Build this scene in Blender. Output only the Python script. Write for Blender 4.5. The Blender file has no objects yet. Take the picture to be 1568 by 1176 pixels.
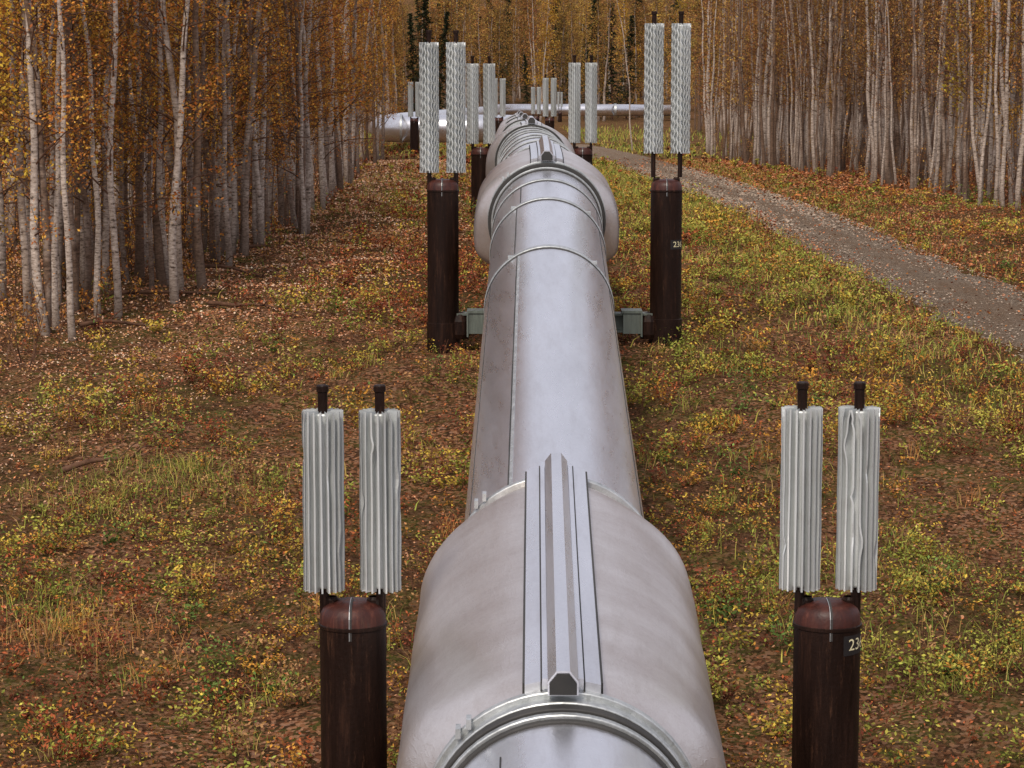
import bpy, math, random
import numpy as np
from mathutils import Vector, Matrix
rng=np.random.default_rng(7); random.seed(7)
H0=6.0
scene=bpy.context.scene
scene.view_settings.view_transform='Standard'
scene.view_settings.look='None'; scene.view_settings.exposure=0

# ---------------------------------------------------------------- utils
def link(o,parent=None):
    scene.collection.objects.link(o)
    if parent: o.parent=parent
    return o
def empty(name,parent=None,loc=(0,0,0)):
    e=bpy.data.objects.new(name,None); e.location=loc; e.empty_display_size=.2
    return link(e,parent)
def mesh_np(name,V,F,mats,midx=None,col=None,smooth=False):
    V=np.asarray(V,dtype=np.float32); F=np.asarray(F,dtype=np.int32)
    me=bpy.data.meshes.new(name)
    me.vertices.add(len(V)); me.vertices.foreach_set('co',V.ravel())
    k=F.shape[1]
    me.loops.add(F.size); me.loops.foreach_set('vertex_index',F.ravel())
    me.polygons.add(len(F)); me.polygons.foreach_set('loop_start',np.arange(0,F.size,k,dtype=np.int32))
    if midx is not None: me.polygons.foreach_set('material_index',np.asarray(midx,dtype=np.int32))
    me.polygons.foreach_set('use_smooth',np.full(len(F),smooth,dtype=bool) if np.isscalar(smooth) else np.asarray(smooth,dtype=bool))
    for m in mats: me.materials.append(m)
    me.update(calc_edges=True)
    if col is not None:
        a=me.attributes.new('Col','FLOAT_COLOR','POINT')
        c=np.ones((len(V),4),dtype=np.float32); c[:,:3]=col
        a.data.foreach_set('color',c.ravel())
    return me
class Acc:
    def __init__(s): s.V=[];s.F=[];s.M=[];s.C=[];s.S=[];s.n=0
    def add(s,V,F,m=0,col=(1,1,1),smooth=False):
        V=np.asarray(V,dtype=float);F=np.asarray(F)
        s.V.append(V);s.F.append(F+s.n);s.M.append(np.full(len(F),m));s.S.append(np.full(len(F),smooth))
        c=np.empty((len(V),3));c[:]=col;s.C.append(c);s.n+=len(V)
    def mesh(s,name,mats):
        return mesh_np(name,np.concatenate(s.V),np.concatenate(s.F),mats,np.concatenate(s.M),np.concatenate(s.C),np.concatenate(s.S))
def tube(pts,rad,ns=8):
    pts=np.asarray(pts,dtype=float);n=len(pts)
    rad=np.broadcast_to(rad,(n,))
    T=np.gradient(pts,axis=0);T/=np.linalg.norm(T,axis=1)[:,None]+1e-9
    up=np.array([0,0,1.0]) if abs(T[0][2])<.9 else np.array([1.0,0,0])
    V=[]
    for i in range(n):
        a=np.cross(T[i],up);a/=np.linalg.norm(a)+1e-9
        b=np.cross(a,T[i])
        th=np.linspace(0,2*np.pi,ns,endpoint=False)
        V.append(pts[i]+rad[i]*(np.cos(th)[:,None]*a+np.sin(th)[:,None]*b))
    V=np.concatenate(V)
    i=np.arange(n-1)[:,None]*ns;j=np.arange(ns)[None];j2=(j+1)%ns
    F=np.stack([i+j,i+j2,i+ns+j2,i+ns+j],-1).reshape(-1,4)
    return V,F
def leaves(C,L,asp=.55,flat=.5):
    n=len(C)
    a=rng.normal(size=(n,3));a[:,2]*=flat;a/=np.linalg.norm(a,axis=1)[:,None]
    r=rng.normal(size=(n,3));r[:,2]*=flat
    b=np.cross(a,np.cross(r,a));b/=np.linalg.norm(b,axis=1)[:,None]+1e-9
    L=np.broadcast_to(L,(n,))[:,None]
    V=np.stack([C-a*L,C+b*L*asp,C+a*L,C-b*L*asp],1).reshape(-1,3)
    F=np.arange(4*n).reshape(-1,4)
    return V,F
def lathe(prof,ns=40,cx=0,cy=0):
    V=[];n=len(prof)
    th=np.linspace(0,2*np.pi,ns,endpoint=False)
    for r,z in prof: V.append(np.stack([cx+r*np.cos(th),cy+r*np.sin(th),np.full(ns,z)],1))
    V=np.concatenate(V)
    i=np.arange(n-1)[:,None]*ns;j=np.arange(ns)[None];j2=(j+1)%ns
    return V,np.stack([i+j,i+j2,i+ns+j2,i+ns+j],-1).reshape(-1,4)
def lathe_sharp(acc,prof,ns,cx,cy,m):
    for a,b_ in zip(prof[:-1],prof[1:]):
        V,F=lathe([a,b_],ns,cx,cy);acc.add(V,F,m,smooth=True)
def boxv(x0,x1,y0,y1,z0,z1):
    V=np.array([[x,y,z] for z in(z0,z1) for y in(y0,y1) for x in(x0,x1)],float)
    F=np.array([[0,2,3,1],[4,5,7,6],[0,1,5,4],[2,6,7,3],[0,4,6,2],[1,3,7,5]])
    return V,F

# ---------------------------------------------------------------- materials
def newmat(name):
    m=bpy.data.materials.new(name);m.use_nodes=True
    nt=m.node_tree;nt.nodes.clear()
    o=nt.nodes.new('ShaderNodeOutputMaterial');b=nt.nodes.new('ShaderNodeBsdfPrincipled')
    nt.links.new(b.outputs[0],o.inputs[0])
    return m,nt,b,o
def N(nt,t,**k):
    n=nt.nodes.new(t)
    for a,v in k.items(): setattr(n,a,v)
    return n
def noise(nt,vec,scale,detail=5,rough=.6):
    n=N(nt,'ShaderNodeTexNoise');n.inputs['Scale'].default_value=scale;n.inputs['Detail'].default_value=detail;n.inputs['Roughness'].default_value=rough
    if vec is not None: nt.links.new(vec,n.inputs['Vector'])
    return n
def ramp(nt,fac,stops):
    r=N(nt,'ShaderNodeValToRGB');e=r.color_ramp.elements
    while len(e)<len(stops): e.new(.5)
    for x,(p,c) in zip(e,stops): x.position=p;x.color=(*c,1) if len(c)==3 else c
    nt.links.new(fac,r.inputs[0]);return r
def mixc(nt,fac,a,b,mode='MIX'):
    m=N(nt,'ShaderNodeMix',data_type='RGBA',blend_type=mode)
    for s,v in((0,fac),(6,a),(7,b)):
        if hasattr(v,'links') or hasattr(v,'is_linked'): nt.links.new(v,m.inputs[s])
        else: m.inputs[s].default_value=v if s==0 else (*v,1)
    return m.outputs[2]
def mapping(nt,vec,scale):
    m=N(nt,'ShaderNodeMapping');m.inputs['Scale'].default_value=scale;nt.links.new(vec,m.inputs[0]);return m.outputs[0]
def bump(nt,b,h,strength=.3,dist=.01):
    n=N(nt,'ShaderNodeBump');n.inputs['Strength'].default_value=strength;n.inputs['Distance'].default_value=dist
    nt.links.new(h,n.inputs['Height']);nt.links.new(n.outputs[0],b.inputs['Normal'])
    return n

def metal(name,c0,c1,metallic,r0,r1,bs=.25,stretch=(1,.12,1),spangle=0,dirt=.4,bsc=(1.5,.6,1.5),fine=0.0,dcol=(.30,.26,.235)):
    m,nt,b,o=newmat(name)
    g=N(nt,'ShaderNodeTexCoord').outputs['Object']
    n1=noise(nt,mapping(nt,g,stretch),2.2,6,.62)
    n2=noise(nt,g,90,3)
    c=ramp(nt,n1.outputs[0],[(.3,c0),(.7,c1)]).outputs[0]
    c=mixc(nt,.15,c,n2.outputs[0],'OVERLAY')
    if spangle:
        vo=N(nt,'ShaderNodeTexVoronoi');vo.inputs['Scale'].default_value=38;nt.links.new(g,vo.inputs['Vector'])
        c=mixc(nt,spangle,c,mixc(nt,1.0,vo.outputs['Color'],(.5,.5,.5),'SATURATION'),'OVERLAY')
    n4=noise(nt,mapping(nt,g,(5,.35,5)),1.3,8,.72)
    c=mixc(nt,ramp(nt,n4.outputs[0],[(.50,(0,0,0)),(.85,(dirt,)*3)]).outputs[0],c,dcol)
    nt.links.new(c,b.inputs['Base Color']);b.inputs['Metallic'].default_value=metallic
    rr=N(nt,'ShaderNodeMapRange');rr.inputs[3].default_value=r0;rr.inputs[4].default_value=r1
    nt.links.new(n4.outputs[0],rr.inputs[0]);nt.links.new(rr.outputs[0],b.inputs['Roughness'])
    n3=noise(nt,mapping(nt,g,bsc),1.7,5,.5)
    b1=bump(nt,b,n3.outputs[0],bs,.03)
    if fine:
        n6=noise(nt,mapping(nt,g,(3,1.3,3)),3.2,3,.5);n6.inputs['Distortion'].default_value=1.2
        rr6=ramp(nt,n6.outputs[0],[(.47,(0,0,0)),(.50,(1,1,1)),(.53,(0,0,0))])
        b2=N(nt,'ShaderNodeBump');b2.inputs['Strength'].default_value=fine;b2.inputs['Distance'].default_value=.008
        nt.links.new(rr6.outputs[0],b2.inputs['Height']);nt.links.new(b1.outputs[0],b2.inputs['Normal']);nt.links.new(b2.outputs[0],b.inputs['Normal'])
    return m
M_pipe=metal('jacket_steel',(.66,.66,.69),(.80,.80,.835),.92,.17,.42,.24,spangle=.07,fine=.08,dirt=.3)
M_box=metal('clamp_cover_steel',(.50,.445,.425),(.65,.61,.595),.78,.26,.50,.34,(.5,1.2,.35),spangle=.05,dirt=.45,bsc=(1.4,.5,.9),fine=.14,dcol=(.34,.285,.255))
M_galv=metal('galvanised_band',(.36,.38,.38),(.60,.62,.62),.75,.35,.55,.2,(3,3,3),spangle=.16)
M_fin=metal('radiator_aluminium',(.50,.52,.51),(.70,.72,.715),.4,.36,.55,.1,(2,2,.3),dirt=.35)
M_dark=metal('seam_shadow_gap',(.03,.03,.03),(.06,.055,.05),.2,.6,.8,.1,dirt=0)
def rustmat(name,a,bb,cc,spec=.14):
    m,nt,b,o=newmat(name)
    g=N(nt,'ShaderNodeTexCoord').outputs['Object']
    n1=noise(nt,mapping(nt,g,(6,6,.5)),2.5,8,.75)
    c=ramp(nt,n1.outputs[0],[(.3,a),(.55,bb),(.76,cc)]).outputs[0]
    n5=noise(nt,mapping(nt,g,(9,9,1.2)),3,8,.8)
    c=mixc(nt,ramp(nt,n5.outputs[0],[(.56,(0,0,0)),(.72,(.55,.55,.55))]).outputs[0],c,(.12,.055,.03))
    nt.links.new(c,b.inputs['Base Color']);b.inputs['Specular IOR Level'].default_value=spec
    r_=ramp(nt,n1.outputs[0],[(.3,(.34,)*3),(.7,(.62,)*3)]);nt.links.new(r_.outputs[0],b.inputs['Roughness'])
    n2=noise(nt,g,30,5);bump(nt,b,n2.outputs[0],.3,.01);return m
M_post=rustmat('weathered_brown_steel',(.007,.0035,.0025),(.016,.007,.0045),(.055,.023,.013))
M_cap=rustmat('red_oxide_cap',(.020,.006,.004),(.055,.013,.008),(.15,.048,.028),.35)
M_brk=rustmat('grey_green_bracket',(.08,.09,.08),(.13,.15,.13),(.20,.22,.19))
M_num,_nt,_b,_=newmat('number_paint');_b.inputs['Base Color'].default_value=(.75,.68,.42,1);_b.inputs['Roughness'].default_value=.7
M_plate,_nt,_b,_=newmat('number_plate_black');_b.inputs['Base Color'].default_value=(.008,.006,.006,1);_b.inputs['Roughness'].default_value=.6

def leafmat(name,trans=.35,objvar=True):
    m,nt,b,o=newmat(name)
    a=N(nt,'ShaderNodeAttribute');a.attribute_name='Col'
    c=a.outputs['Color']
    if objvar:
        oi=N(nt,'ShaderNodeObjectInfo');hs=N(nt,'ShaderNodeHueSaturation')
        mr=N(nt,'ShaderNodeMapRange');mr.inputs[3].default_value=.485;mr.inputs[4].default_value=.52
        nt.links.new(oi.outputs['Random'],mr.inputs[0]);nt.links.new(mr.outputs[0],hs.inputs['Hue'])
        mr2=N(nt,'ShaderNodeMapRange');mr2.inputs[3].default_value=.55;mr2.inputs[4].default_value=1.25
        mu=N(nt,'ShaderNodeMath',operation='MULTIPLY');mu.inputs[1].default_value=7.31
        fr=N(nt,'ShaderNodeMath',operation='FRACT')
        nt.links.new(oi.outputs['Random'],mu.inputs[0]);nt.links.new(mu.outputs[0],fr.inputs[0]);nt.links.new(fr.outputs[0],mr2.inputs[0])
        nt.links.new(mr2.outputs[0],hs.inputs['Value']);nt.links.new(c,hs.inputs['Color']);c=hs.outputs[0]
    d=N(nt,'ShaderNodeBsdfDiffuse');nt.links.new(c,d.inputs[0])
    if trans>0:
        t=N(nt,'ShaderNodeBsdfTranslucent');nt.links.new(c,t.inputs[0])
        mx=N(nt,'ShaderNodeMixShader');mx.inputs[0].default_value=trans
        nt.links.new(d.outputs[0],mx.inputs[1]);nt.links.new(t.outputs[0],mx.inputs[2]);nt.links.new(mx.outputs[0],o.inputs[0])
    else: nt.links.new(d.outputs[0],o.inputs[0])
    nt.nodes.remove(b)
    return m
M_leaf=leafmat('autumn_leaf',.3);M_gleaf=leafmat('ground_leaf',0,False)
# bark
M_bark,nt,b,o=newmat('birch_bark')
g=N(nt,'ShaderNodeTexCoord').outputs['Object']
n1=noise(nt,mapping(nt,g,(5,5,14)),2.0,5,.7)
n2=noise(nt,mapping(nt,g,(2,2,.8)),1.2,3,.6)
c=ramp(nt,n1.outputs[0],[(.35,(.045,.028,.020)),(.44,(.33,.26,.21)),(.68,(.66,.56,.475))]).outputs[0]
br=ramp(nt,n1.outputs[0],[(.3,(.05,.03,.02)),(.7,(.25,.16,.11))]).outputs[0]
oi=N(nt,'ShaderNodeObjectInfo')
ad=N(nt,'ShaderNodeMath',operation='MULTIPLY_ADD');ad.inputs[1].default_value=.64;nt.links.new(oi.outputs['Random'],ad.inputs[0]);nt.links.new(n2.outputs[0],ad.inputs[2])
f=ramp(nt,ad.outputs[0],[(.70,(0,0,0)),(1.0,(1,1,1))])
c=mixc(nt,f.outputs[0],c,br)
# trunk blends to dark brown towards its foot
sp_=N(nt,'ShaderNodeSeparateXYZ');nt.links.new(g,sp_.inputs[0])
foot=N(nt,'ShaderNodeMapRange');foot.inputs[1].default_value=0;foot.inputs[2].default_value=.8;foot.inputs[3].default_value=.7;foot.inputs[4].default_value=0
nt.links.new(sp_.outputs[2],foot.inputs[0])
c=mixc(nt,foot.outputs[0],c,(.10,.065,.045))
nt.links.new(c,b.inputs['Base Color']);b.inputs['Roughness'].default_value=.85;b.inputs['Specular IOR Level'].default_value=.15
M_twig,nt,b,o=newmat('twig_bark')
g=N(nt,'ShaderNodeTexCoord').outputs['Object'];n1=noise(nt,g,6,3)
nt.links.new(ramp(nt,n1.outputs[0],[(.3,(.055,.028,.018)),(.7,(.17,.09,.055))]).outputs[0],b.inputs['Base Color']);b.inputs['Roughness'].default_value=.9;b.inputs['Specular IOR Level'].default_value=.1

# ---------------------------------------------------------------- terrain
PY=[-50,0,15.8,34.2,40,47,55,70,90,120,160,330,420,600,1500]
PZ=[-7.5,-6.9,-5.95,-3.63,-3.2,-2.95,-2.75,-2.75,-2.8,-2.95,-3.0,-3.0,2,26,60]
_ys=np.arange(-50,1500,.5);_zs=np.interp(_ys,PY,PZ);_k=np.exp(-np.linspace(-2,2,9)**2);_k/=_k.sum()
_zp=np.pad(_zs,4,mode='edge');_zs=np.convolve(_zp,_k,'valid')
PL=np.array([(10,14.5,18),(20,11.3,14.0),(28,8.9,11.3),(33.5,7.3,9.5),(38,6.55,8.6),(45,5.85,7.95),(55,5.5,7.5),(72,5.0,7.35),(95,4.4,7.05),(118,3.9,6.7),(135,2.6,5.9),(150,0.5,5)])
def road_mask(X,Y):
    l=np.interp(Y,PL[:,0],PL[:,1]);r=np.interp(Y,PL[:,0],PL[:,2])
    return np.maximum(l-X,X-r)   # negative inside
def gz(X,Y):
    X=np.asarray(X,float);Y=np.asarray(Y,float)
    z=np.interp(Y,_ys,_zs)
    d=np.clip((road_mask(X,Y)-.3)/1.2,0,1)*np.clip((75-Y)/20,0,1)
    n=.05*np.sin(1.3*X+.7*Y)+.04*np.sin(2.1*Y-1.1*X+2)+.03*np.sin(3.3*X+1)*np.sin(2.9*Y)+.02*np.sin(5.1*X-4.3*Y)
    z=z+n*d
    r=np.interp(Y,PL[:,0],PL[:,2]);z=z+.16*np.clip((X-r-.15)/.9,0,1)*np.clip((120-Y)/40,0,1)
    z=z+.04*np.maximum(np.abs(X)-40,0)
    return z+H0
def axis_coords(segs):
    out=[]
    for a,bb,s in segs: out+=list(np.arange(a,bb,s))
    return np.array(out+[segs[-1][1]])
gx=axis_coords([(-900,-100,80),(-100,-20,4),(-20,20,.35),(20,100,4),(100,900,80)])
gy=axis_coords([(-50,10,4),(10,80,.35),(80,170,1.5),(170,420,8),(420,1500,60)])
XX,YY=np.meshgrid(gx,gy);ZZ=gz(XX,YY)
V=np.stack([XX,YY,ZZ],-1).reshape(-1,3)
ny,nx=XX.shape;i=np.arange(ny-1)[:,None]*nx;j=np.arange(nx-1)[None]
F=np.stack([i+j,i+j+1,i+nx+j+1,i+nx+j],-1).reshape(-1,4)
M_gr,nt,b,o=newmat('forest_clearing_ground')
g=N(nt,'ShaderNodeTexCoord').outputs['Object']
big=noise(nt,g,.35,4,.6);med=noise(nt,g,2.2,6,.7);fine=noise(nt,g,22,5,.75)
soil=ramp(nt,fine.outputs[0],[(.3,(.016,.009,.005)),(.5,(.065,.034,.019)),(.72,(.20,.11,.062))]).outputs[0]
moss=ramp(nt,fine.outputs[0],[(.3,(.022,.024,.007)),(.55,(.080,.074,.021)),(.75,(.20,.165,.05))]).outputs[0]
mf=ramp(nt,med.outputs[0],[(.45,(0,0,0)),(.61,(1,1,1))]).outputs[0]
c=mixc(nt,mf,soil,moss)
vo=N(nt,'ShaderNodeTexVoronoi');vo.inputs['Scale'].default_value=26;nt.links.new(g,vo.inputs['Vector'])
hs=N(nt,'ShaderNodeSeparateColor');nt.links.new(vo.outputs['Color'],hs.inputs[0])
lc=ramp(nt,hs.outputs[0],[(0,(.10,.04,.02)),(.4,(.28,.115,.055)),(.7,(.42,.21,.11)),(1,(.36,.20,.13))]).outputs[0]
lm=ramp(nt,hs.outputs[1],[(.42,(0,0,0)),(.47,(1,1,1))]).outputs[0]
bg=ramp(nt,big.outputs[0],[(.38,(.15,.15,.15)),(.65,(.8,.8,.8))]).outputs[0]
mm=N(nt,'ShaderNodeMath',operation='MULTIPLY');nt.links.new(lm,mm.inputs[0]);nt.links.new(bg,mm.inputs[1])
c=mixc(nt,mm.outputs[0],c,lc)
nt.links.new(c,b.inputs['Base Color']);b.inputs['Roughness'].default_value=.95;b.inputs['Specular IOR Level'].default_value=.0
bump(nt,b,fine.outputs[0],.8,.05)
link(bpy.data.objects.new('ground',mesh_np('ground',V,F,[M_gr],smooth=True)))
# path
M_rd,nt,b,o=newmat('gravel_track')
g=N(nt,'ShaderNodeTexCoord').outputs['Object']
f1=noise(nt,g,16,8,.85);f2=noise(nt,mapping(nt,g,(1,.25,1)),1.6,6,.7)
c=ramp(nt,f1.outputs[0],[(.32,(.07,.048,.034)),(.5,(.24,.18,.13)),(.68,(.50,.41,.32))]).outputs[0]
c=mixc(nt,ramp(nt,f2.outputs[0],[(.42,(0,0,0)),(.66,(.7,.7,.7))]).outputs[0],c,(.20,.12,.07))
nt.links.new(c,b.inputs['Base Color']);b.inputs['Roughness'].default_value=.95;b.inputs['Specular IOR Level'].default_value=.05
bump(nt,b,f1.outputs[0],1.0,.08)
ry=np.arange(12,150,.25);l=np.interp(ry,PL[:,0],PL[:,1]);r=np.interp(ry,PL[:,0],PL[:,2])
l=l+.10*np.sin(ry*1.7)+.07*np.sin(ry*4.1)+.10*rng.normal(size=len(ry));r=r+.10*np.sin(ry*1.3+1)+.07*np.sin(ry*3.7)+.10*rng.normal(size=len(ry))
nw=13;t=np.linspace(0,1,nw)[None];RX=l[:,None]*(1-t)+r[:,None]*t;RY=np.repeat(ry[:,None],nw,1)
e=4*t*(1-t);rut=-.03*(np.exp(-((t-.27)/.08)**2)+np.exp(-((t-.73)/.08)**2))
RZ=gz(RX,RY)+np.where(e<.01,-.03,.045+.03*e+rut)+np.where(e<.01,0,.008*rng.normal(size=RX.shape))
V=np.stack([RX,RY,RZ],-1).reshape(-1,3);i=np.arange(len(ry)-1)[:,None]*nw;j=np.arange(nw-1)[None]
F=np.stack([i+j,i+j+1,i+nw+j+1,i+nw+j],-1).reshape(-1,4)
link(bpy.data.objects.new('gravel_path',mesh_np('gravel_path',V,F,[M_rd],smooth=True)))
n=16000;y=20+75*rng.random(n)**1.3;l=np.interp(y,PL[:,0],PL[:,1]);r=np.interp(y,PL[:,0],PL[:,2]);x=l+(r-l)*(rng.random(n)*1.1-.05)
z=gz(x,y)+.06;s_=rng.uniform(.008,.026,n)*(1+.6*(y>50))
oct_=np.array([[1,0,0],[0,1,0],[-1,0,0],[0,-1,0],[0,0,.7],[0,0,-.7]],float)
V=(np.stack([x,y,z],1)[:,None]+oct_[None]*s_[:,None,None]*rng.uniform(.6,1.3,(n,6,1))).reshape(-1,3)
F6=np.array([[0,1,4],[1,2,4],[2,3,4],[3,0,4]])
F=(np.arange(n)[:,None,None]*6+F6[None]).reshape(-1,3)
cs=np.repeat(np.array([.33,.26,.20])*rng.uniform(.3,1.5,(n,1)),6,0)
link(bpy.data.objects.new('loose_gravel',mesh_np('loose_gravel',V,F,[M_gleaf],col=np.clip(cs,0,1))))

# ---------------------------------------------------------------- pipeline
R=.75
ctrl=np.array([(.2,2,-5.82),(.32,15.8,-4.0),(.41,25,-2.78),(.5,33.6,-1.68),(.5,38,-1.5),(.44,55,-1.43),(.38,90,-1.55),(.35,122,-1.65)])
ay=np.arange(2,122.01,.25);ax_=np.interp(ay,ctrl[:,1],ctrl[:,0]);az_=np.interp(ay,ctrl[:,1],ctrl[:,2])
kk=np.exp(-np.linspace(-2,2,17)**2);kk/=kk.sum()
sm=lambda a:np.convolve(np.pad(a,8,mode='reflect',reflect_type='odd'),kk,'valid')
ax_=sm(ax_);az_=sm(az_)
def A(y): return np.array([np.interp(y,ay,ax_),y,np.interp(y,ay,az_)+H0])
def frame(y):
    t=A(y+.2)-A(y-.2);t/=np.linalg.norm(t)
    s=np.cross(t,[0,0,1]);s/=np.linalg.norm(s);u=np.cross(s,t);return A(y),t,s,u
pipe=empty('oil_pipeline')
def arc(p0,pc,p1,n=14):
    t=np.linspace(0,1,n)[:,None];p0,pc,p1=map(np.array,(p0,pc,p1));return (1-t)**2*p0+2*t*(1-t)*pc+t*t*p1
zz=H0-1.65
main=np.stack([ax_,ay,az_+H0],1)
path=np.concatenate([main,arc((.35,123.5,zz),(.35,127.3,zz),(-3,127.5,zz)),arc((-4,127.6,zz),(-7.5,127.8,zz),(-7.1,131.5,zz)),
   [(-6.6,150,zz),(-4,220,zz),(-2.3,270,zz)],arc((-1.8,286,zz+.1),(-1.3,295,zz+.15),(4,295.5,zz+.15)),arc((10,296,zz+.15),(17,296.5,zz+.1),(20,310,zz)),[(24,330,zz)]])
Vp,Fp=tube(path,R,72)
link(bpy.data.objects.new('pipe',mesh_np('pipe',Vp,Fp,[M_pipe],smooth=True)),pipe)
def ringband(acc,y,r0,r1,w,m=0,a0=0,a1=360,pos=None):
    c,t,s,u=frame(y) if pos is None else pos
    n=64;th=np.radians(np.linspace(a0,a1,n+1))
    P=[]
    for rr,o_ in((r0,-w/2),(r1-.006,-w/2),(r1,-w/2+.006),(r1,w/2-.006),(r1-.006,w/2),(r0,w/2)):
        P.append(c+t*o_+rr*(np.sin(th)[:,None]*s+np.cos(th)[:,None]*u))
    V=np.concatenate(P);k=n+1
    i=np.arange(5)[:,None]*k;j=np.arange(n)[None]
    acc.add(V,np.stack([i+j,i+j+1,i+k+j+1,i+k+j],-1).reshape(-1,4),m)
bands=Acc()
ringband(bands,8,R-.01,R+.006,.03,1)
for y in [27.4,30.7,32.2]:
    ringband(bands,y,R-.01,R+.018,.10);ringband(bands,y-.075,R-.01,R+.008,.05,1);ringband(bands,y+.10,R-.01,R+.010,.05,0)
yy=37.6
while yy<121:
    if not(52.4<yy<57.4) and not (112<yy<117): ringband(bands,yy,R-.01,R+.035,.14);ringband(bands,yy-.10,R-.01,R+.012,.07,1)
    yy+=2.6+.5*math.sin(yy)
for X in np.arange(-6,0,2): ringband(bands,0,R-.01,R+.03,.12,0,pos=(np.array([X,127.55,zz]),np.array([1.,0,0]),np.array([0,1.,0]),np.array([0,0,1.])))
for X in np.arange(5,14,4): ringband(bands,0,R-.01,R+.05,.3,0,pos=(np.array([X,295.7+(X-5)*.08,zz+.15]),np.array([1.,0,0]),np.array([0,1.,0]),np.array([0,0,1.])))
link(bpy.data.objects.new('jacket_bands',bands.mesh('jacket_bands',[M_galv,M_dark])),pipe)
def strip(acc,y0,y1,phi,half,r,m=0,n=None,wob=0):
    n=n or max(2,int((y1-y0)/.25));ys=np.linspace(y0,y1,n);V=[]
    for y in ys:
        c,t,s,u=frame(y);dp=wob*(math.sin(y*3.1)+.6*math.sin(y*7.7))
        for a,rr in((phi+dp-half,r-.012),(phi+dp-half,r),(phi+dp+half,r),(phi+dp+half,r-.012)):
            V.append(c+rr*(math.sin(a)*s+math.cos(a)*u))
    i=np.arange(n-1)[:,None]*4;j=np.arange(3)[None]
    acc.add(V,np.stack([i+j,i+j+1,i+4+j+1,i+4+j],-1).reshape(-1,4),m)
seam=Acc()
strip(seam,18,27.3,-.52,.0075,R+.007,1,wob=.002);strip(seam,18,27.3,-.492,.018,R+.004,0)
strip(seam,27.5,30.6,-.57,.008,R+.006,1,wob=.002);strip(seam,30.8,32.1,-.50,.008,R+.006,1)
strip(seam,18,27.3,1.2,.006,R+.005,1);strip(seam,27.5,32,1.1,.007,R+.005,1);strip(seam,2,13,-.5,.006,R+.004,1)
strip(seam,18,27.3,-1.15,.005,R+.004,1)
for y in np.arange(18.4,27.2,.45):
    c,t,s,u=frame(y)
    p=c+(R+.002)*(math.sin(-.485)*s+math.cos(-.485)*u);V,F=boxv(-.006,.006,-.006,.006,-.004,.006);seam.add(V+p,F,0)
for y in (27.4,30.7):
    c,t,s,u=frame(y)
    for a in(-.62,.75):
        p=c+(R+.02)*(math.sin(a)*s+math.cos(a)*u);V,F=boxv(-.035,.035,-.04,.04,-.02,.022);seam.add(V+p,F,0)
link(bpy.data.objects.new('longitudinal_seams',seam.mesh('longitudinal_seams',[M_galv,M_dark])),pipe)

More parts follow.
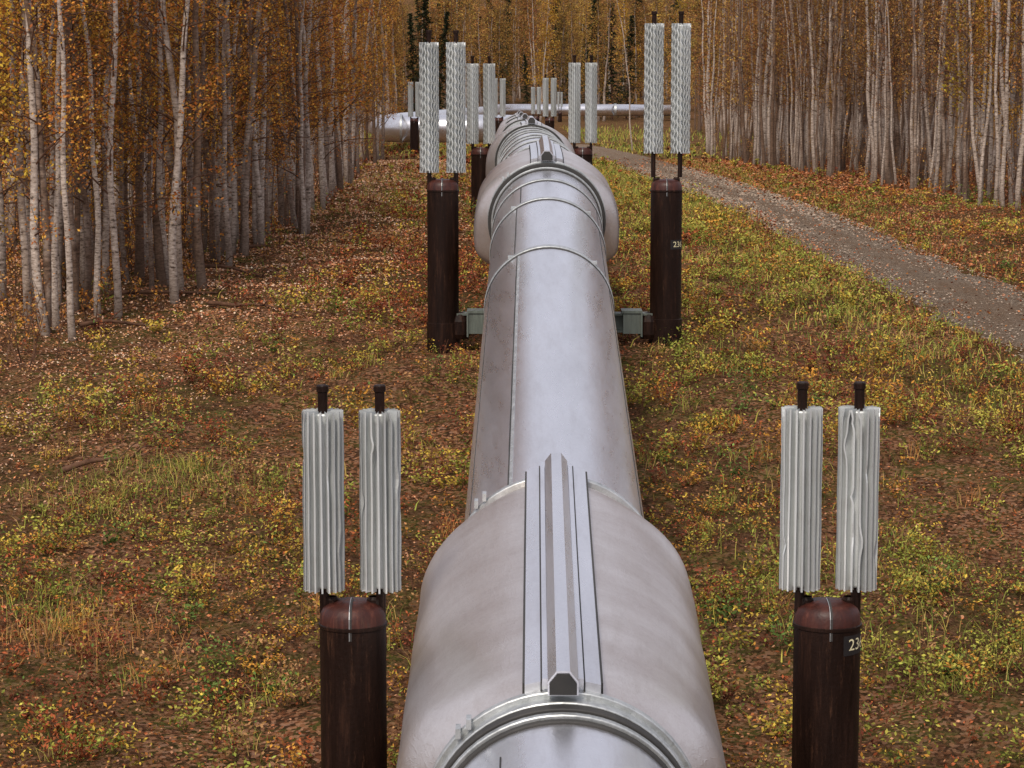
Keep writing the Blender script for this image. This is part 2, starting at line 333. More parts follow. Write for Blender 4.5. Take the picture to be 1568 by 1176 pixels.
def clamp(yc,scale_len=1.0):
    e=empty('pipe_clamp_cover',pipe)
    hs=[(0,.85),(.18,.84),(.37,.79),(.58,.69),(.79,.54),(.945,.35),(1.025,.14),(1.045,-.1),(1.055,-.34),(1.03,-.54),(.86,-.66)]
    ca=[0,13,27,43,60,76,90,104,120,138,155]
    full=np.array(hs);circ=np.array([( .785*math.sin(math.radians(a)),.785*math.cos(math.radians(a))) for a in ca])
    ts=np.array([-2.2,-2.14,-2.05,-1.95,-1.8,-1.6,-1.2,-.8,-.4,0,.4,.8,1.1,1.35,1.5,1.6,1.65,1.75,1.85,1.95,2.05,2.14,2.2])*scale_len
    V=[]
    for t_ in ts:
        q=t_/scale_len
        if q>0: k=np.clip((2.2-q)/.55,0,1)
        else: k=np.clip((q+2.2)/.38,0,1)
        k=k*k*(3-2*k) if q<0 else (k**1.1*(2-k**1.1) if k<1 else 1)
        P=circ*(1-k)+full*k
        c,t,s,u=frame(yc+t_)
        row=np.concatenate([P[::-1]*[-1,1],P[1:]])
        wob=.010*np.sin(np.arange(len(row))*2.1+q*5)*k
        for (x,z),w_ in zip(row,wob): V.append(c+s*(x+w_)+u*(z+w_))
    k=21;i=np.arange(len(ts)-1)[:,None]*k;j=np.arange(k-1)[None]
    F=np.stack([i+j,i+j+1,i+k+j+1,i+k+j],-1).reshape(-1,4)
    ob=link(bpy.data.objects.new('insulation_cover',mesh_np('insulation_cover',V,F,[M_box],smooth=True)),e)
    sd=ob.modifiers.new('s','SUBSURF');sd.levels=2;sd.render_levels=2
    ac=Acc();L=2.2*scale_len
    ringband(ac,yc+L,R-.01,.83,.07);ringband(ac,yc+L+.05,R-.01,.80,.10);ringband(ac,yc+L+.13,R-.01,R+.012,.03,1)
    ringband(ac,yc-L,R-.01,.845,.06);ringband(ac,yc-L-.07,R-.01,.815,.10);ringband(ac,yc-L-.15,R-.01,.835 if scale_len<1 else .805,.08,1);ringband(ac,yc-L-.22,R-.01,.79,.05,0);ringband(ac,yc-L-.265,R-.01,R+.018,.045,1)
    for y_,sg in((yc-L-.04,-1),(yc+L,-1)):
        c,t,s,u=frame(y_)
        for a in(-.75,):
            for dx in(-.05,.05):
                p=c+.86*(math.sin(a+dx)*s+math.cos(a+dx)*u);V,F=boxv(-.015,.015,-.06,.06,-.03,.03);ac.add(V+p,F,0)
    def plate(x0,x1,z0,z1,y0,y1,m,zoff=0):
        V=[]
        for y in np.linspace(y0,y1,10):
            c,t,s,u=frame(y)
            for x,z in((x0,z0),(x0,z1),(x1,z1),(x1,z0)): V.append(c+s*x+u*(z+zoff))
        i=np.arange(9)[:,None]*4;j=np.arange(4)[None];j2=(j+1)%4
        F=np.stack([i+j,i+j2,i+4+j2,i+4+j],-1).reshape(-1,4);F=np.concatenate([F,[[3,2,1,0],[36,37,38,39]]])
        ac.add(V,F,m)
    for x0,x1 in((-.225,-.07),(.07,.225)):
        z_in,z_out=.905,.870
        V=[]
        for y in np.linspace(yc-L+.02,yc+L+.02,10):
            c,t,s,u=frame(y)
            a,bb=(x0,x1)
            za=z_out if abs(a)>.1 else z_in; zb=z_out if abs(bb)>.1 else z_in
            for x,z in((a,za-.09),(a,za),(bb,zb),(bb,zb-.09)): V.append(c+s*x+u*z)
        i=np.arange(9)[:,None]*4;j=np.arange(4)[None];j2=(j+1)%4
        F=np.stack([i+j,i+j2,i+4+j2,i+4+j],-1).reshape(-1,4);F=np.concatenate([F,[[3,2,1,0],[36,37,38,39]]])
        ac.add(V,F,2)
    for x in(-.231,.231): plate(x-.008,x+.008,.80,.868,yc-L+.05,yc+L-.03,1)
    for x in(-.128,.128): plate(x-.004,x+.004,.80,.905,yc-L+.0,yc+L-.0,1)
    prof=[(-.09,.86),(-.09,.945),(-.04,1.01),(.04,1.01),(.09,.945),(.09,.86)]
    ysr=[yc-L-.12,yc-L+.05,yc,yc+L+.0,yc+L+.22];sc=[1.0,1.0,.98,.95,.35]
    V=[]
    for y,kq in zip(ysr,sc):
        c,t,s,u=frame(y)
        for n_,(x,z) in enumerate(prof):
            V.append(c+s*x*kq+u*(.86+(z-.86)*(1 if kq>.5 else .2)))
    i=np.arange(4)[:,None]*6;j=np.arange(5)[None]
    F=np.stack([i+j,i+j+1,i+6+j+1,i+6+j],-1).reshape(-1,4)
    F=np.concatenate([F,[[0,1,4,5],[1,2,3,4]]]);ac.add(V,F,2)
    plate(-.122,-.09,.88,.925,yc-L-.02,yc+L+.05,2);plate(.09,.122,.88,.925,yc-L-.02,yc+L+.05,2)
    V=[];c,t,s,u=frame(yc-L-.125)
    for x,z in((-.08,.865),(-.08,.935),(.08,.935),(.08,.865),(-.035,.995),(.035,.995)): V.append(c+s*x+u*z-t*.003)
    ac.add(V,np.array([[0,1,2,3],[1,4,5,2]]),1)
    link(bpy.data.objects.new('clamp_trim',ac.mesh('clamp_trim',[M_galv,M_dark,M_pipe])),e)
clamp(15.75);clamp(34.7,.62);clamp(54.9,.62);clamp(75,.62);clamp(95,.62);clamp(115,.62)

# ---------------------------------------------------------------- supports
def radiator(acc,x,y,z0,z1,wave,dmg,nf=18,r=.142):
    V,F=tube([(x,y,z0-.35),(x,y,z1+.17)],.034,14);acc.add(V,F,1,smooth=True)
    V,F=lathe([(.0,z1+.175),(.036,z1+.175),(.042,z1+.165),(.042,z1+.13),(.034,z1+.125)],14,x,y);acc.add(V,F,1)
    V,F=lathe([(.0,z1-.02),(.07,z1-.02),(.075,z1-.03),(.075,z0+.03),(.07,z0+.02),(0,z0+.02)],nf,x,y);acc.add(V,F,0)
    nz=int((z1-z0)/.03);zs=np.linspace(z0,z1,nz)
    for k in range(nf):
        a=2*math.pi*k/nf+.1;d=np.array([math.cos(a),math.sin(a),0]);p=np.array([-d[1],d[0],0])
        amp=wave*(1 if k%2 else .8);ph=k*1.1
        off=amp*np.sin(zs*2*math.pi/.13+ph)
        off=off+.002*np.sin(zs*2.2+ph)
        if dmg and random.random()<.38:
            for _ in range(random.randint(1,2)):
                zc=random.uniform(z0,z1);off=off+random.uniform(-.03,.03)*np.exp(-((zs-zc)/random.uniform(.025,.08))**2)
        if dmg and random.random()<.3: off=off+random.uniform(-.025,.025)*np.exp(-((zs-z1)/.05)**2)
        rr=r+.0015*np.sin(zs*11+ph)
        if dmg and random.random()<.25: rr=rr-random.uniform(.01,.025)*np.exp(-((zs-random.uniform(z0,z1))/random.uniform(.03,.07))**2)
        c=np.array([x,y,0])
        In=c+d*.06+np.outer(zs,[0,0,1]);Mi=c+d*.105+np.outer(zs,[0,0,1])+np.outer(off*.45,p)
        Ou=c+rr[:,None]*d+np.outer(zs,[0,0,1])+np.outer(off,p)
        Lp=Ou+p*.012-d*.002
        V=np.concatenate([In,Mi,Ou,Lp]);i=np.arange(3)[:,None]*nz;j=np.arange(nz-1)[None]
        acc.add(V,np.stack([i+j,i+j+1,i+nz+j+1,i+nz+j],-1).reshape(-1,4),0)
def number(parent,x,y,z,ang,size,rad,txt='236'):
    cu=bpy.data.curves.new('t','FONT');cu.body=txt;cu.size=size;cu.align_x='CENTER';cu.align_y='CENTER'
    ob=bpy.data.objects.new('t',cu);scene.collection.objects.link(ob)
    dg=bpy.context.evaluated_depsgraph_get();me=bpy.data.meshes.new_from_object(ob.evaluated_get(dg))
    bpy.data.objects.remove(ob)
    for v in me.vertices:
        a=ang+v.co.x*1.1/rad;zv=v.co.y
        v.co=Vector((x+(rad+.004)*math.sin(a),y-(rad+.004)*math.cos(a),z+zv))
    me.materials.clear();me.materials.append(M_num)
    link(bpy.data.objects.new('number_marking',me),parent)
    th=np.linspace(-.5,.5,12)*size*2.3/rad+ang;V=[]
    for zz_ in(-.6*size,.6*size):
        for a in th: V.append((x+(rad+.002)*math.sin(a),y-(rad+.002)*math.cos(a),z+zz_))
    F=[[q,q+1,q+13,q+12] for q in range(11)]
    link(bpy.data.objects.new('number_plate',mesh_np('number_plate',V,F,[M_plate])),parent)
def support(Y,xs,ztop,zbase,zbeam,fins,wave=0,dmg=0,num=None,shoe=True,pr=.23):
    e=empty('pipeline_support')
    ac=Acc()
    for x,(f0,f1) in zip(xs,fins):
        zt=ztop+H0;zb=min(zbase+H0,float(gz(x,Y)))-.2
        lathe_sharp(ac,[(pr,zb),(pr,zt-.16),(pr+.008,zt-.155),(pr+.008,zt-.135),(pr,zt-.13)],40,x,Y,0)
        V,F=lathe([(pr,zt-.13),(pr*.985,zt-.07),(pr*.90,zt-.025),(pr*.72,zt+.008),(pr*.4,zt+.026),(0,zt+.03)],40,x,Y);ac.add(V,F,1,smooth=True)
        lathe_sharp(ac,[(pr,zb+.62),(pr+.014,zb+.61),(pr+.014,zb)],40,x,Y,0)
        sp=[];rr=pr+.004
        for q in range(8):
            sp.append(([rr,rr,rr*.985,rr*.9,rr*.74,rr*.52,rr*.25,0][q],[-.22,-.13,-.07,-.022,.008,.024,.034,.036][q]))
        for dx0,dx1,m in((-.012,-.008,4),(-.006,.006,2)):
            V=[(x+dx,Y-r_*.995,zt+h_+.004) for r_,h_ in sp for dx in(dx0,dx1)]
            ac.add(V,[[2*q,2*q+1,2*q+3,2*q+2] for q in range(7)],m)
        for dx in(-.195,.195):
            ra=Acc()
            radiator(ra,x+dx,Y,f0+H0,f1+H0,wave,dmg)
            link(bpy.data.objects.new('heat_pipe_radiator',ra.mesh('heat_pipe_radiator',[M_fin,M_post])),e)
            V,F=lathe([(.05,zt-.12),(.05,zt+.03),(.036,zt+.05)],16,x+dx*.75,Y);ac.add(V,F,0)
    if shoe and len(xs)==2:
        x0,x1=xs;zb=zbeam+H0;cx=A(Y)[0];za=A(Y)[2]
        for (a0,a1,c0,c1) in((-.15,.15,.11,.14),(-.15,.15,-.14,-.11),(-.012,.012,-.11,.11)):
            V,F=boxv(x0+.2,x1-.2,Y+a0,Y+a1,zb+c0,zb+c1);ac.add(V,F,3)
        for x,sg in((x0,1),(x1,-1)):
            V,F=lathe([(0,zb-.24),(.12,zb-.24),(.15,zb-.17),(.15,zb+.02),(.10,zb+.13),(0,zb+.16)],18,x+sg*.25,Y-.05);ac.add(V,F,0)
            V,F=boxv(x+sg*.50-.13,x+sg*.50+.13,Y-.19,Y+.19,zb-.155,zb+.145);ac.add(V,F,3)
            V,F=boxv(x+sg*.50-.15,x+sg*.50+.15,Y-.21,Y+.21,zb+.147,zb+.185);ac.add(V,F,3)
            V,F=boxv(x+sg*.36-.012,x+sg*.36+.012,Y-.21,Y+.21,zb-.2,zb+.146);ac.add(V,F,3)
        for sx in(-.45,.45):
            V,F=boxv(cx+sx-.03,cx+sx+.03,Y-.5,Y+.5,zb+.18,za-.35);ac.add(V,F,3)
        V,F=boxv(cx-.6,cx+.6,Y-.55,Y+.55,zb+.142,zb+.178);ac.add(V,F,3)
    link(bpy.data.objects.new('steel_posts_and_crossbeam',ac.mesh('posts',[M_post,M_cap,M_dark,M_brk,M_galv])),e)
    if num: number(e,xs[1],Y,num[0]+H0,num[1],num[2],pr)
support(15.85,(-1.10,2.18),-3.465,-5.95,-5.6,((-3.37,-2.12),(-3.36,-2.10)),.0,1,(-3.72,.95,.115))
support(34.23,(-1.01,2.255),-1.2,-3.63,-3.27,((-1.08,.80),(-.8,1.07)),.012,0,(-2.12,.8,.115))
support(55.2,(-.73,1.66),-1.18,-2.75,-2.45,((-1.07,.80),(-1.05,.82)),.008,0,(-1.55,.5,.115))
support(115,(-.65,1.84),-.98,-2.95,-2.7,((-.9,.95),(-.9,.97)),.005)
support(125.3,(-5.2,),-1.1,-3.1,-2.7,((-1.0,.85),),.005,shoe=False)
support(162,(1.65,),-1.3,-3,-2.7,((-1.1,.75),),.005,shoe=False)
support(294,(6,),-1.8,-3,-2.7,((-1.1,.75),),.005,shoe=False)

# ---------------------------------------------------------------- trees
pal_or=np.array([(.56,.23,.045),(.63,.30,.055),(.43,.15,.032),(.65,.38,.07),(.32,.12,.04),(.47,.215,.055)])
pal_br=np.array([(.45,.21,.065),(.51,.265,.075),(.34,.15,.055),(.55,.33,.09),(.28,.125,.055),(.39,.19,.075)])
pal_go=np.array([(.74,.46,.06),(.66,.39,.06),(.78,.53,.09),(.57,.30,.05)])
pal_fa=np.array([(.44,.22,.065),(.50,.27,.075),(.37,.17,.06),(.54,.35,.09),(.28,.155,.06),(.18,.135,.06)])
def palc(pal,n,var=.18): 
    c=pal[rng.integers(0,len(pal),n)]*(1+var*rng.normal(size=(n,1)));return np.clip(c,.01,1)
def birch(h,r,nb,nl,z0,pal,lsz,blen=1.5,spread=.35,lean=.25,ns=8,twigs=3):
    ac=Acc();n=18;z=np.linspace(-.3,h,n);zq=np.clip(z/h,0,None)
    ph=rng.uniform(0,6,4);l1,l2=rng.normal(size=2)*lean
    bx=.05*np.sin(z*.8+ph[0])+.03*np.sin(z*1.9+ph[1])+l1*zq**1.5*1.2;by=.05*np.sin(z*.7+ph[2])+.03*np.sin(z*1.7+ph[3])+l2*zq**1.5
    bx=bx-np.interp(0,z,bx);by=by-np.interp(0,z,by)
    rad=r*(1-.85*np.clip(zq,0,1))*(1+.30*np.exp(-np.clip(z,0,9)*4))
    P=np.stack([bx,by,z],1);V,F=tube(P,rad,ns);ac.add(V,F,0,smooth=True)
    LC=[]
    for k in range(nb):
        zb=z0+(h-z0)*((k+rng.random())/nb)**.9
        p=np.array([np.interp(zb,z,bx),np.interp(zb,z,by),zb]);a=rng.uniform(0,2*np.pi)
        L=blen*(1-.6*(zb-z0)/(h-z0))*rng.uniform(.5,1.2);el=rng.uniform(.3,1.0)
        d=np.array([math.cos(a)*math.cos(el),math.sin(a)*math.cos(el),math.sin(el)])
        t=np.linspace(0,1,5)[:,None];B=p+d*L*t+np.array([0,0,-.22*L])*t*t+rng.normal(size=(5,3))*.03*t
        V,F=tube(B,(r*.22*(1-.8*t[:,0])+.003)*(.6+.4*(1-zb/h)),4);ac.add(V,F,1)
        for _ in range(twigs):
            q=rng.uniform(.25,1);pp=p+d*L*q+np.array([0,0,-.22*L])*q*q
            dd=d+rng.normal(size=3)*.6;dd/=np.linalg.norm(dd);tl=L*rng.uniform(.25,.5)
            B2=pp+dd*tl*np.linspace(0,1,3)[:,None];V,F=tube(B2,[.006,.004,.002],3);ac.add(V,F,1)
            m=max(1,int(nl/(nb*twigs)));tt=rng.random((m,1));LC.append(pp+dd*tl*(.2+.9*tt)+rng.normal(size=(m,3))*spread*.22)
    C=np.concatenate(LC);V,F=leaves(C,lsz*rng.uniform(.6,1.25,len(C)),.6,.8)
    ac.add(V,F,2,np.repeat(palc(pal,len(C)),4,0))
    return ac.mesh('birch_tree',[M_bark,M_twig,M_leaf])
def spruce(h):
    ac=Acc();V,F=tube([(0,0,-.2),(0,0,h*.5),(0,0,h)],[.16,.1,.02],7);ac.add(V,F,1)
    LC=[]
    for k in range(int(h*9)):
        zb=h*(.06+.94*(k/(h*9)));L=(h-zb)*.17*rng.uniform(.5,1.25)+.15;a=rng.uniform(0,6.28)
        m=26;t=rng.random((m,1));d=np.array([math.cos(a),math.sin(a),-.25]);LC.append(np.array([0,0,zb])+d*L*t+rng.normal(size=(m,3))*[.14,.14,.06])
    C=np.concatenate(LC);V,F=leaves(C,.17,.4,.5)
    ac.add(V,F,2,np.repeat(palc(np.array([(.030,.042,.025),(.045,.06,.03),(.07,.07,.035)]),len(C)),4,0))
    return ac.mesh('spruce_tree',[M_bark,M_twig,M_leaf])
lefty=[birch(rng.uniform(10,13),rng.uniform(.055,.085),42,4000,1.3,pal_or,.030,1.6,.6,lean=.5) for _ in range(5)]
poles=[birch(rng.uniform(11,14),rng.uniform(.065,.095),30,1700,2.4,pal_or,.029,1.2,.5,lean=.45) for _ in range(5)]
bare=[birch(rng.uniform(11,14),rng.uniform(.05,.08),32,1000,2.6,pal_br,.034,1.3,.6,lean=.4) for _ in range(5)]
gold=[birch(rng.uniform(8,10),rng.uniform(.05,.07),40,4200,1.6,pal_go,.036,1.6,.7) for _ in range(2)]
mid=[birch(rng.uniform(11,14),rng.uniform(.07,.11),34,1600,1.2,pal_or,.055,1.8,.9,ns=6,twigs=2) for _ in range(4)]
midR=[birch(rng.uniform(11,14),rng.uniform(.06,.10),34,1100,1.8,pal_br,.055,1.6,.9,ns=6,twigs=2) for _ in range(4)]
far=[birch(rng.uniform(13,18),rng.uniform(.12,.18),40,n_,z_,p,.12,2.4,1.5,ns=5,twigs=2) for p,n_,z_ in((pal_fa,2600,2),(pal_fa,1300,5),(pal_go,2000,1),(pal_fa,2200,2),(pal_br,800,6))]
spr=[spruce(15),spruce(19)]
eLy=[20,30,32,35,40,45,50,60,70,110,125,200,300];eLx=[-12,-8.3,-7.1,-6.3,-5.5,-5.0,-4.4,-4.7,-4.9,-5.9,-8.6,-10,-13]
eRy=[25,51,67,90,120,140,300];eRx=[13.4,11.2,10.9,10.0,9.3,10.7,23]
forest=empty('birch_forest')
def place(me,x,y,name='birch_tree',parent=None,sc=None):
    o_=bpy.data.objects.new(name,me);o_.location=(x,y,float(gz(x,y)))
    s_=sc or rng.uniform(.85,1.15);o_.scale=(s_,s_,s_);o_.rotation_euler=(rng.normal()*.035,rng.normal()*.035,rng.uniform(0,6.28))
    link(o_,parent);return o_
pts=[]
def scatter(n,y0,y1,side,depth_max,mind,pyw=1.0,dp=1.1):
    out=[];tries=0
    while len(out)<n and tries<n*30:
        tries+=1
        y=y0+(y1-y0)*rng.random()**pyw
        ew=np.interp(y,eLy if side<0 else eRy,eLx if side<0 else eRx)
        lim=.235*y+5
        w=min(depth_max,max(1.5,lim-abs(ew)));x=ew+side*w*rng.random()**dp
        if all((x-a)**2+(y-b_)**2>mind*mind for a,b_ in pts[-400:]): pts.append((x,y));out.append((x,y))
    return out
near=[(-6.40,34.5),(-7.05,34.9),(-6.75,35.4),(-7.5,36.2),(-5.65,38),(-6.4,40.2),(-6.05,39.9),(-5.4,39.2),(-7.0,41.5),(-7.5,39.2),
   (-5.5,46),(-4.95,47.2),(-4.3,49.5),(-5.6,44),(-4.9,51),(-5.0,69),(-5.2,64),(-4.8,57),(-6.6,37.2),(-7.2,38.4),(-6.0,42.6),(-8.2,39.5),(-7.9,42),(-5.9,47.5),(-5.2,45)]
for (x,y) in near:
    for q in range(random.choice((1,1,2,2,3)) if y>37 else random.choice((1,1,2))):
        place(random.choice(poles+lefty[:1]),x+rng.normal()*.16,y+rng.normal()*.2,sc=rng.uniform(.7,1.05))
for x,y in scatter(44,36,54,-1,3,.22,1.0,1.0): place(random.choice(lefty+poles),x,y,sc=rng.uniform(.6,1.1))
for x,y in scatter(60,42,62,-1,9,.35): place(random.choice(lefty+poles),x,y,sc=rng.uniform(.7,1.2))
for x,y in scatter(60,52,110,-1,3,.3): place(random.choice(lefty+poles),x,y,sc=rng.uniform(.7,1.2))
for x,y in scatter(130,60,120,-1,30,.4): place(random.choice(lefty+mid),x,y,parent=forest)
for x,y in scatter(200,120,300,-1,80,.8): place(random.choice(mid+far[:2]),x,y,parent=forest)
for x,y in scatter(140,47,112,1,3.2,.25,.95): place(random.choice(bare),x,y,sc=rng.uniform(.65,1.15))
for x,y in scatter(95,50,85,1,12,.35): place(random.choice(bare),x,y,sc=rng.uniform(.8,1.25))
for x,y in scatter(190,80,135,1,26,.4): place(random.choice(bare+midR),x,y,parent=forest)
for x,y in scatter(200,135,300,1,80,.8): place(random.choice(midR+far[:2]),x,y,parent=forest)
for x,y in[(-8.0,35.4),(12.2,60),(13.0,63),(-6.5,56),(11.8,56.5)]: place(gold[int(abs(x))%2],x,y)
place(bare[1],6.5,127);place(bare[2],-7.6,118)
df=empty('distant_forest')
for k in range(500):
    y=rng.uniform(305,470);x=rng.uniform(-.27*y,.27*y);place(far[rng.choice(5,p=[.34,.28,.05,.2,.13])],x,y,name='birch',parent=df)
for k in range(46):
    y=rng.uniform(315,460);x=rng.choice([-.035,.035,-.01,.015,.2,-.2])*y+rng.normal()*8;place(random.choice(spr),x,y,name='spruce',parent=df,sc=rng.uniform(.55,1.1))
for x,y in((-10,310),(-13,318),(-11.5,314),(11,322),(13.5,318),(16,330)): place(spr[0],x,y,name='spruce_tree')

# undergrowth thicket
ac=Acc();LC=[];LCc=[]
def bush(x,y,h,pal,mx):
    p=np.array([x,y,float(gz(x,y))]);d=np.array([rng.normal()*.22,rng.normal()*.22,1])
    t=np.linspace(0,1,4)[:,None];B=p+d*h*t+rng.normal(size=(4,3))*.05*t;V,F=tube(B,.010*(1.1-t[:,0])+.003,3);ac.add(V,F,0)
    for q in range(5):
        tq=rng.uniform(.2,1);pp=p+d*h*tq;dd=rng.normal(size=3);dd[2]=abs(dd[2])+.5;dd/=np.linalg.norm(dd);L=h*rng.uniform(.15,.35)
        V,F=tube(pp+dd*L*np.linspace(0,1,3)[:,None],[.005,.0035,.002],3);ac.add(V,F,0)
        m=rng.integers(4,mx);LC.append(pp+dd*L*rng.random((m,1))*1.1+rng.normal(size=(m,3))*.05);LCc.append(palc(pal*(.8+.3*rng.random()),m))
for k in range(440):
    y=40+70*rng.random()**1.2;ew=np.interp(y,eLy,eLx);dx_=(.06*y+3)*rng.random();bush(ew-.6-dx_,y,rng.uniform(.5,2.2),pal_or,18)
for k in range(80):
    y=rng.uniform(33,50);ew=np.interp(y,eLy,eLx);bush(ew-rng.uniform(-.3,2.5),y,rng.uniform(.3,.8),pal_or,9)
for k in range(34):
    y=rng.uniform(29,33.8);ew=np.interp(y,eLy,eLx);bush(ew-rng.uniform(-.5,1.2),y,rng.uniform(.5,1.3),pal_br,9)
for k in range(360):
    y=48+62*rng.random()**1.2;ew=np.interp(y,eRy,eRx);bush(ew+.2+(.06*y+3)*rng.random(),y,rng.uniform(.4,1.7),pal_br,12)
C=np.concatenate(LC);V,F=leaves(C,.029*rng.uniform(.6,1.2,len(C)),.6,.8);ac.add(V,F,1,np.repeat(np.concatenate(LCc),4,0))
link(bpy.data.objects.new('undergrowth_thicket',ac.mesh('undergrowth_thicket',[M_twig,M_gleaf])))

# ---------------------------------------------------------------- ground cover
def fieldpts(dens,y0,y1,pad=3.0):
    W=.225*y1+pad;n=int(dens*(y1-y0)*2*W);x=rng.uniform(-W,W,n);y=rng.uniform(y0,y1,n)
    k=np.abs(x)<.225*y+pad;return x[k],y[k]
def pn(x,y,s,p=0): return .5+.25*(np.sin(x*s+1.7*np.sin(y*s*.6+p)+p)+np.sin(y*s*.8+1.3*np.sin(x*s*.9+2*p)+p*2))
# yellow, lime, green-yellow, orange, red, dark red, green, tan
shp=np.array([(.60,.42,.07),(.45,.41,.08),(.27,.29,.055),(.54,.26,.05),(.40,.11,.045),(.22,.06,.035),(.13,.20,.05),(.42,.23,.10)])
def shrubs(ac,x,y,nl,ls,hmin,hmax,wmin,wmax,force=None):
    n=len(x);z=gz(x,y);h=rng.uniform(hmin,hmax,n)*(.7+.6*pn(x,y,1.1,3));w=rng.uniform(wmin,wmax,n)
    u=rng.random((n,nl));a=rng.uniform(0,6.28,(n,nl));rr=np.sqrt(rng.random((n,nl)))*w[:,None]*(.5+u)
    lx=rng.normal(size=(n,2))*.06
    C=np.stack([x[:,None]+rr*np.cos(a)+lx[:,:1]*u,y[:,None]+rr*np.sin(a)+lx[:,1:]*u,z[:,None]+h[:,None]*(.12+.95*u)],-1)
    f1=pn(x,y,.55,.4);f2=pn(x,y,1.5,5);f3=pn(x,y,.9,7)
    left=(x<-.3);mid_=((y>36)&left).astype(float)
    wts=np.stack([.85*f2+.15,.65*f2+.13+.3*(x>2),.7*(1-f1)+.18+.4*(x>2),.6*f1+.25,.9*f1*f3+.2+.8*mid_,.55*f1+.2+.5*mid_,.35*(1-f2)+.04,.42+0*x],1)
    wts=wts**1.9;wts/=wts.sum(1)[:,None];cs=wts.cumsum(1);ci=(rng.random((n,1))>cs).sum(1).clip(0,7)
    if force is not None: ci=np.full(n,force)
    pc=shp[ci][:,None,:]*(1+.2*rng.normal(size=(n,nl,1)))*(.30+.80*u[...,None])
    if force is None:
        odd=rng.random((n,nl))<.12;pc[odd]=shp[rng.integers(0,8,odd.sum())]
    keep=rng.random((n,nl))<rng.uniform(.4,1,(n,1))
    C=C[keep];pc=np.clip(pc[keep],.008,1)
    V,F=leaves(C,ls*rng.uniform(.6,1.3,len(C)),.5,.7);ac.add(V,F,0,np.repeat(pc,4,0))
    ns_=min(n,6000);q=rng.integers(0,n,ns_*2);dx=rng.normal(size=(len(q),2))*.05
    b0=np.stack([x[q],y[q],z[q]-.01],1);t0=b0+np.stack([dx[:,0],dx[:,1],h[q]*1.2],1);sw=np.array([ls*.14,0,0])
    V=np.stack([b0-sw,b0+sw,t0+sw*.4,t0-sw*.4],1).reshape(-1,3);ac.add(V,np.arange(len(V)).reshape(-1,4),0,(.15,.07,.04))
def bare_patches(x,y,dn):
    dn=np.where(((x+1.9)/1.5)**2+((y-30.3)/2.2)**2<1,dn*.25,dn)
    dn=np.where(((x+5.2)/2.0)**2+((y-27.5)/1.2)**2<1,dn*.5,dn)
    dn=np.where(((x-4.9)/1.4)**2+((y-25.6)/1.6)**2<1,dn*.3,dn)
    eL=np.interp(y,eLy,eLx)
    dn=np.where((x<eL+2.4)&(y>26)&(y<52),dn*.4,dn)
    return dn
ac=Acc()
for dens,y0,y1,nl,ls in((22,16,26,52,.017),(18,26,36,46,.020),(14,36,60,36,.026),(4.5,60,90,24,.042),(1.8,90,150,20,.07)):
    x,y=fieldpts(dens,y0,y1)
    rm=road_mask(x,y);eL=np.interp(y,eLy,eLx);eR=np.interp(y,eRy,eRx)
    dn=.10+1.3*np.clip(pn(x,y,1.0,1.0)*pn(x,y,2.6,2.0)*2.8-.22,0,1)
    dn=np.where(x<eL+1.0,dn*.25,dn);dn=np.where(x<eL+3,dn*.6,dn)
    dn=np.where(x>np.interp(y,PL[:,0],PL[:,2]),dn*.35,dn)
    dn=bare_patches(x,y,dn)
    k=(rm>.05)&(rng.random(len(x))<dn)&(x<eR+1);shrubs(ac,x[k],y[k],nl,ls,.08,.26,.05,.13)
for dens,y0,y1,nl,ls in((3.4,16,30,200,.022),(2.8,30,42,160,.025),(1.8,42,62,110,.032)):
    x,y=fieldpts(dens,y0,y1)
    rm=road_mask(x,y);eL=np.interp(y,eLy,eLx);dn=1.7*np.clip(pn(x,y,.8,4)*pn(x,y,1.9,1)*2-.10,0,1)
    dn=np.where(x<eL+2,dn*.3,dn);dn=bare_patches(x,y,dn);dn=np.where(x>np.interp(y,PL[:,0],PL[:,2]),dn*.3,dn)
    k=(rm>.35)&(rng.random(len(x))<dn)&(np.abs(x-.4)>.9);shrubs(ac,x[k],y[k],nl,ls,.22,.52,.12,.30)
gpl=[(-2.55,20.6),(-2.3,20.9),(-3.1,22.3),(2.0,22.5),(2.15,22.2),(2.4,21.7),(2.55,27.6),(-4.4,24.9),(4.4,23.4),(3.3,30.4)]
gpl=[(a+rng.normal()*.16,b_+rng.normal()*.16) for a,b_ in gpl for _ in range(2)]
shrubs(ac,np.array([p[0] for p in gpl]),np.array([p[1] for p in gpl]),60,.028,.16,.34,.10,.20,force=6)
link(bpy.data.objects.new('low_shrubs',ac.mesh('low_shrubs',[M_gleaf])))
lit=np.array([(.64,.32,.18),(.72,.44,.28),(.56,.24,.11),(.40,.15,.07),(.78,.54,.38),(.54,.30,.11),(.22,.10,.06)])
ac=Acc()
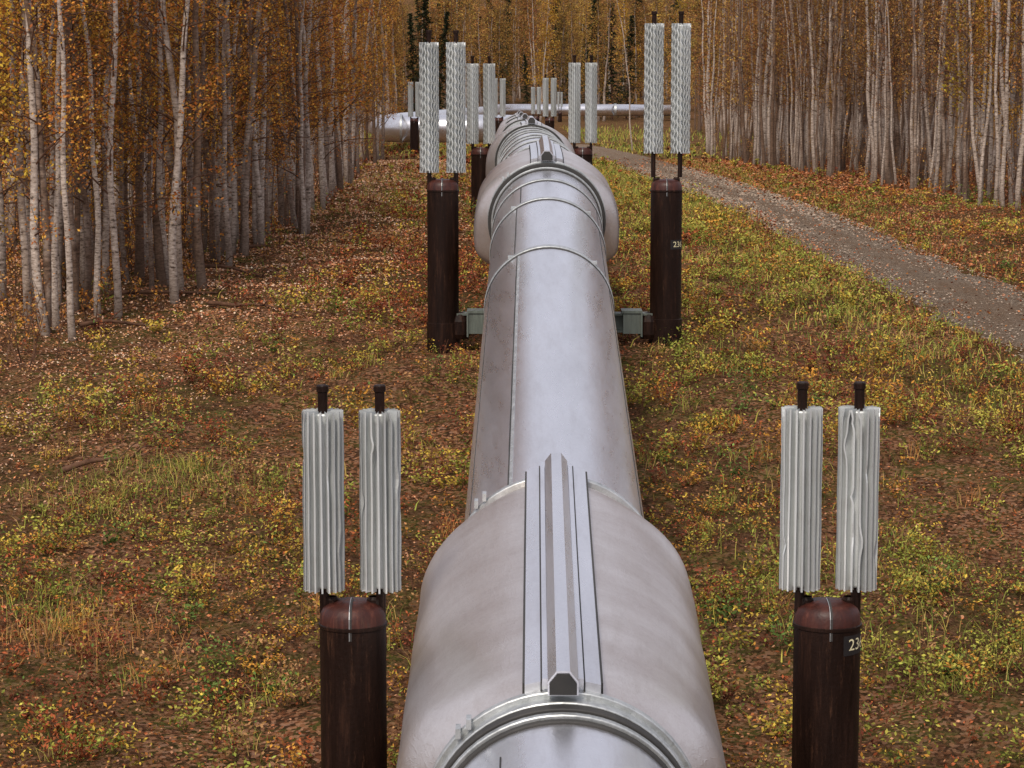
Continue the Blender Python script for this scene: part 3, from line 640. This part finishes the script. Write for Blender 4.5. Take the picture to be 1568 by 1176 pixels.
for dens,y0,y1,ls in((280,16,36,.018),(240,36,60,.026),(60,60,110,.045)):
    x,y=fieldpts(dens,y0,y1,2.0);rm=road_mask(x,y);eL=np.interp(y,eLy,eLx)
    p=.17+.5*pn(x,y,.8,2);p=np.where(x<-2.0,p+.3,p);p=np.where(x<eL+2.8,1,p)
    jit=rng.random(len(x));p=np.where(rm<0,.06+.45*np.exp(rm/.25),p);p=np.where((rm>=0)&(rm<1.0)&(jit<.6),.9,p)
    p=np.where(x>np.interp(y,PL[:,0],PL[:,2])+.1,.95,p)
    k=(rng.random(len(x))<p);x=x[k];y=y[k]
    z=gz(x,y)+rng.uniform(.01,.06,len(x))+.05*(road_mask(x,y)<0)
    C=np.stack([x,y,z],1);V,F=leaves(C,ls*rng.uniform(.6,1.3,len(C)),.65,.3)
    eLk=np.interp(y,eLy,eLx);w_=np.clip((x-eLk-2.6)/2.4,0,1)[:,None]
    cc=palc(lit,len(C),.22)*(1-w_*(1-np.array([.66,.48,.38])))
    ac.add(V,F,0,np.repeat(np.clip(cc,0,.9),4,0))
link(bpy.data.objects.new('fallen_leaves',ac.mesh('fallen_leaves',[M_gleaf])))
ac=Acc()
gp=np.array([(.28,.31,.06),(.43,.38,.08),(.49,.34,.11),(.18,.24,.05)])
def grass(cx,cy,rx,ry_,n,h,w,p=None):
    x=cx+rng.normal(size=n)*rx;y=cy+rng.normal(size=n)*ry_;k=road_mask(x,y)>-.15;x=x[k];y=y[k];n=len(x)
    z=gz(x,y);hh=h*rng.uniform(.4,1.3,n);l=rng.normal(size=(n,2))*h*.45;a=rng.uniform(0,3.14,n)
    s=np.stack([np.cos(a),np.sin(a),0*a],1)*w
    b0=np.stack([x,y,z],1);m0=b0+np.stack([l[:,0]*.3,l[:,1]*.3,hh*.6],1);t0=b0+np.stack([l[:,0],l[:,1],hh],1)
    V=np.concatenate([np.stack([b0-s,b0+s,m0+s*.7,m0-s*.7],1),np.stack([m0-s*.7,m0+s*.7,t0+s*.1,t0-s*.1],1)],0).reshape(-1,3)
    c=palc(gp if p is None else p,n);ac.add(V,np.arange(len(V)).reshape(-1,4),0,np.repeat(np.concatenate([c,c]),4,0))
og=np.array([(.50,.23,.07),(.40,.17,.06),(.53,.33,.11)])
for c in((-4.6,26.8,.8,.5,800,.15,.0035),(-3.6,27.2,.5,.4,400,.14,.0035),(3.6,27.5,.6,.6,300,.15,.004),(3.7,24.2,.7,.6,400,.18,.004),(4.5,21.5,.8,.6,400,.2,.004)): grass(*c)
for c in((-4.1,21.9,.5,.4,420,.24,.0035,og),(-4.6,22.9,.3,.3,200,.2,.004),(2.9,33.0,.4,.5,200,.2,.004)): grass(*c)
for k in range(60):
    y_=rng.uniform(19,34);x_=rng.uniform(-.2*y_,.2*y_);grass(x_,y_,.10,.10,35,.2,.0035,og if k%3==0 else None)
for yy_ in np.arange(30,110,1.2): 
    xl=float(np.interp(yy_,PL[:,0],PL[:,1]));grass(xl-1.2,yy_,.9,.9,280,.14,.006+.00006*yy_)
for yy_ in np.arange(38,110,2): 
    xl=float(np.interp(yy_,PL[:,0],PL[:,2]));grass(xl+.6,yy_,.6,.9,100,.13,.007)
grass(2.5,60,1.5,14,3500,.16,.009);grass(-3,75,1.5,18,2500,.16,.01);grass(0,190,8,25,4000,.4,.03);grass(2,135,5,10,3000,.25,.02)
link(bpy.data.objects.new('grass_tufts',ac.mesh('grass_tufts',[M_gleaf])))
for (x,y,L,a) in((-5.6,38.5,2.2,.15),(-5.0,42,1.6,-.3),(-4.6,46,1.5,.4),(-6.0,36,1.5,.6),(-4.9,27.8,1.0,.2),(-4.2,37.3,1.6,-.5)):
    t=np.linspace(-.5,.5,7)[:,None];P=np.array([x,y,0])+t*L*np.array([math.cos(a),math.sin(a),0]);P[:,2]=gz(P[:,0],P[:,1])+.07+.04*np.sin(np.arange(7))
    ac=Acc();V,F=tube(P,np.linspace(.04,.012,7),7);ac.add(V,F,0,smooth=True)
    for q in(2,4,5):
        V,F=tube([P[q],P[q]+np.array([.15,.2*(-1)**q,.15]),P[q]+np.array([.35,.4*(-1)**q,.22])],[.013,.009,.004],5);ac.add(V,F,0)
    link(bpy.data.objects.new('fallen_branch',ac.mesh('fallen_branch',[M_twig])))

# ---------------------------------------------------------------- light
w=bpy.data.worlds.new('World');scene.world=w;w.use_nodes=True;nt=w.node_tree;nt.nodes.clear()
o=nt.nodes.new('ShaderNodeOutputWorld');bg=nt.nodes.new('ShaderNodeBackground');sk=nt.nodes.new('ShaderNodeTexSky')
sk.sky_type='NISHITA';sk.sun_disc=False;sk.sun_elevation=math.radians(48);sk.sun_rotation=math.radians(200);sk.air_density=1.0;sk.dust_density=3
hs=nt.nodes.new('ShaderNodeHueSaturation');hs.inputs['Saturation'].default_value=.5
nt.links.new(sk.outputs[0],hs.inputs['Color'])
cl=mixc(nt,.6,hs.outputs[0],(6.5,6.4,7.2))   # thin overcast layer over the clear sky
nt.links.new(cl,bg.inputs[0]);bg.inputs[1].default_value=.13;nt.links.new(bg.outputs[0],o.inputs[0])
sd=bpy.data.lights.new('sun','SUN');sd.energy=2.3;sd.angle=math.radians(11);sd.color=(1,.90,.77)
so=bpy.data.objects.new('sun',sd);link(so)
el=math.radians(48);rot=math.radians(200)
dvec=Vector((math.sin(rot)*math.cos(el),math.cos(rot)*math.cos(el),math.sin(el)))
so.rotation_euler=dvec.to_track_quat('Z','Y').to_euler();so.location=(0,0,60)
cam=bpy.data.cameras.new('camera');cam.sensor_width=36;cam.lens=3580/1568*36;cam.clip_end=4000;cam.clip_start=.1
co=bpy.data.objects.new('camera',cam);co.location=(0,0,H0);co.rotation_euler=(math.radians(90-6.975),0,0);link(co);scene.camera=co
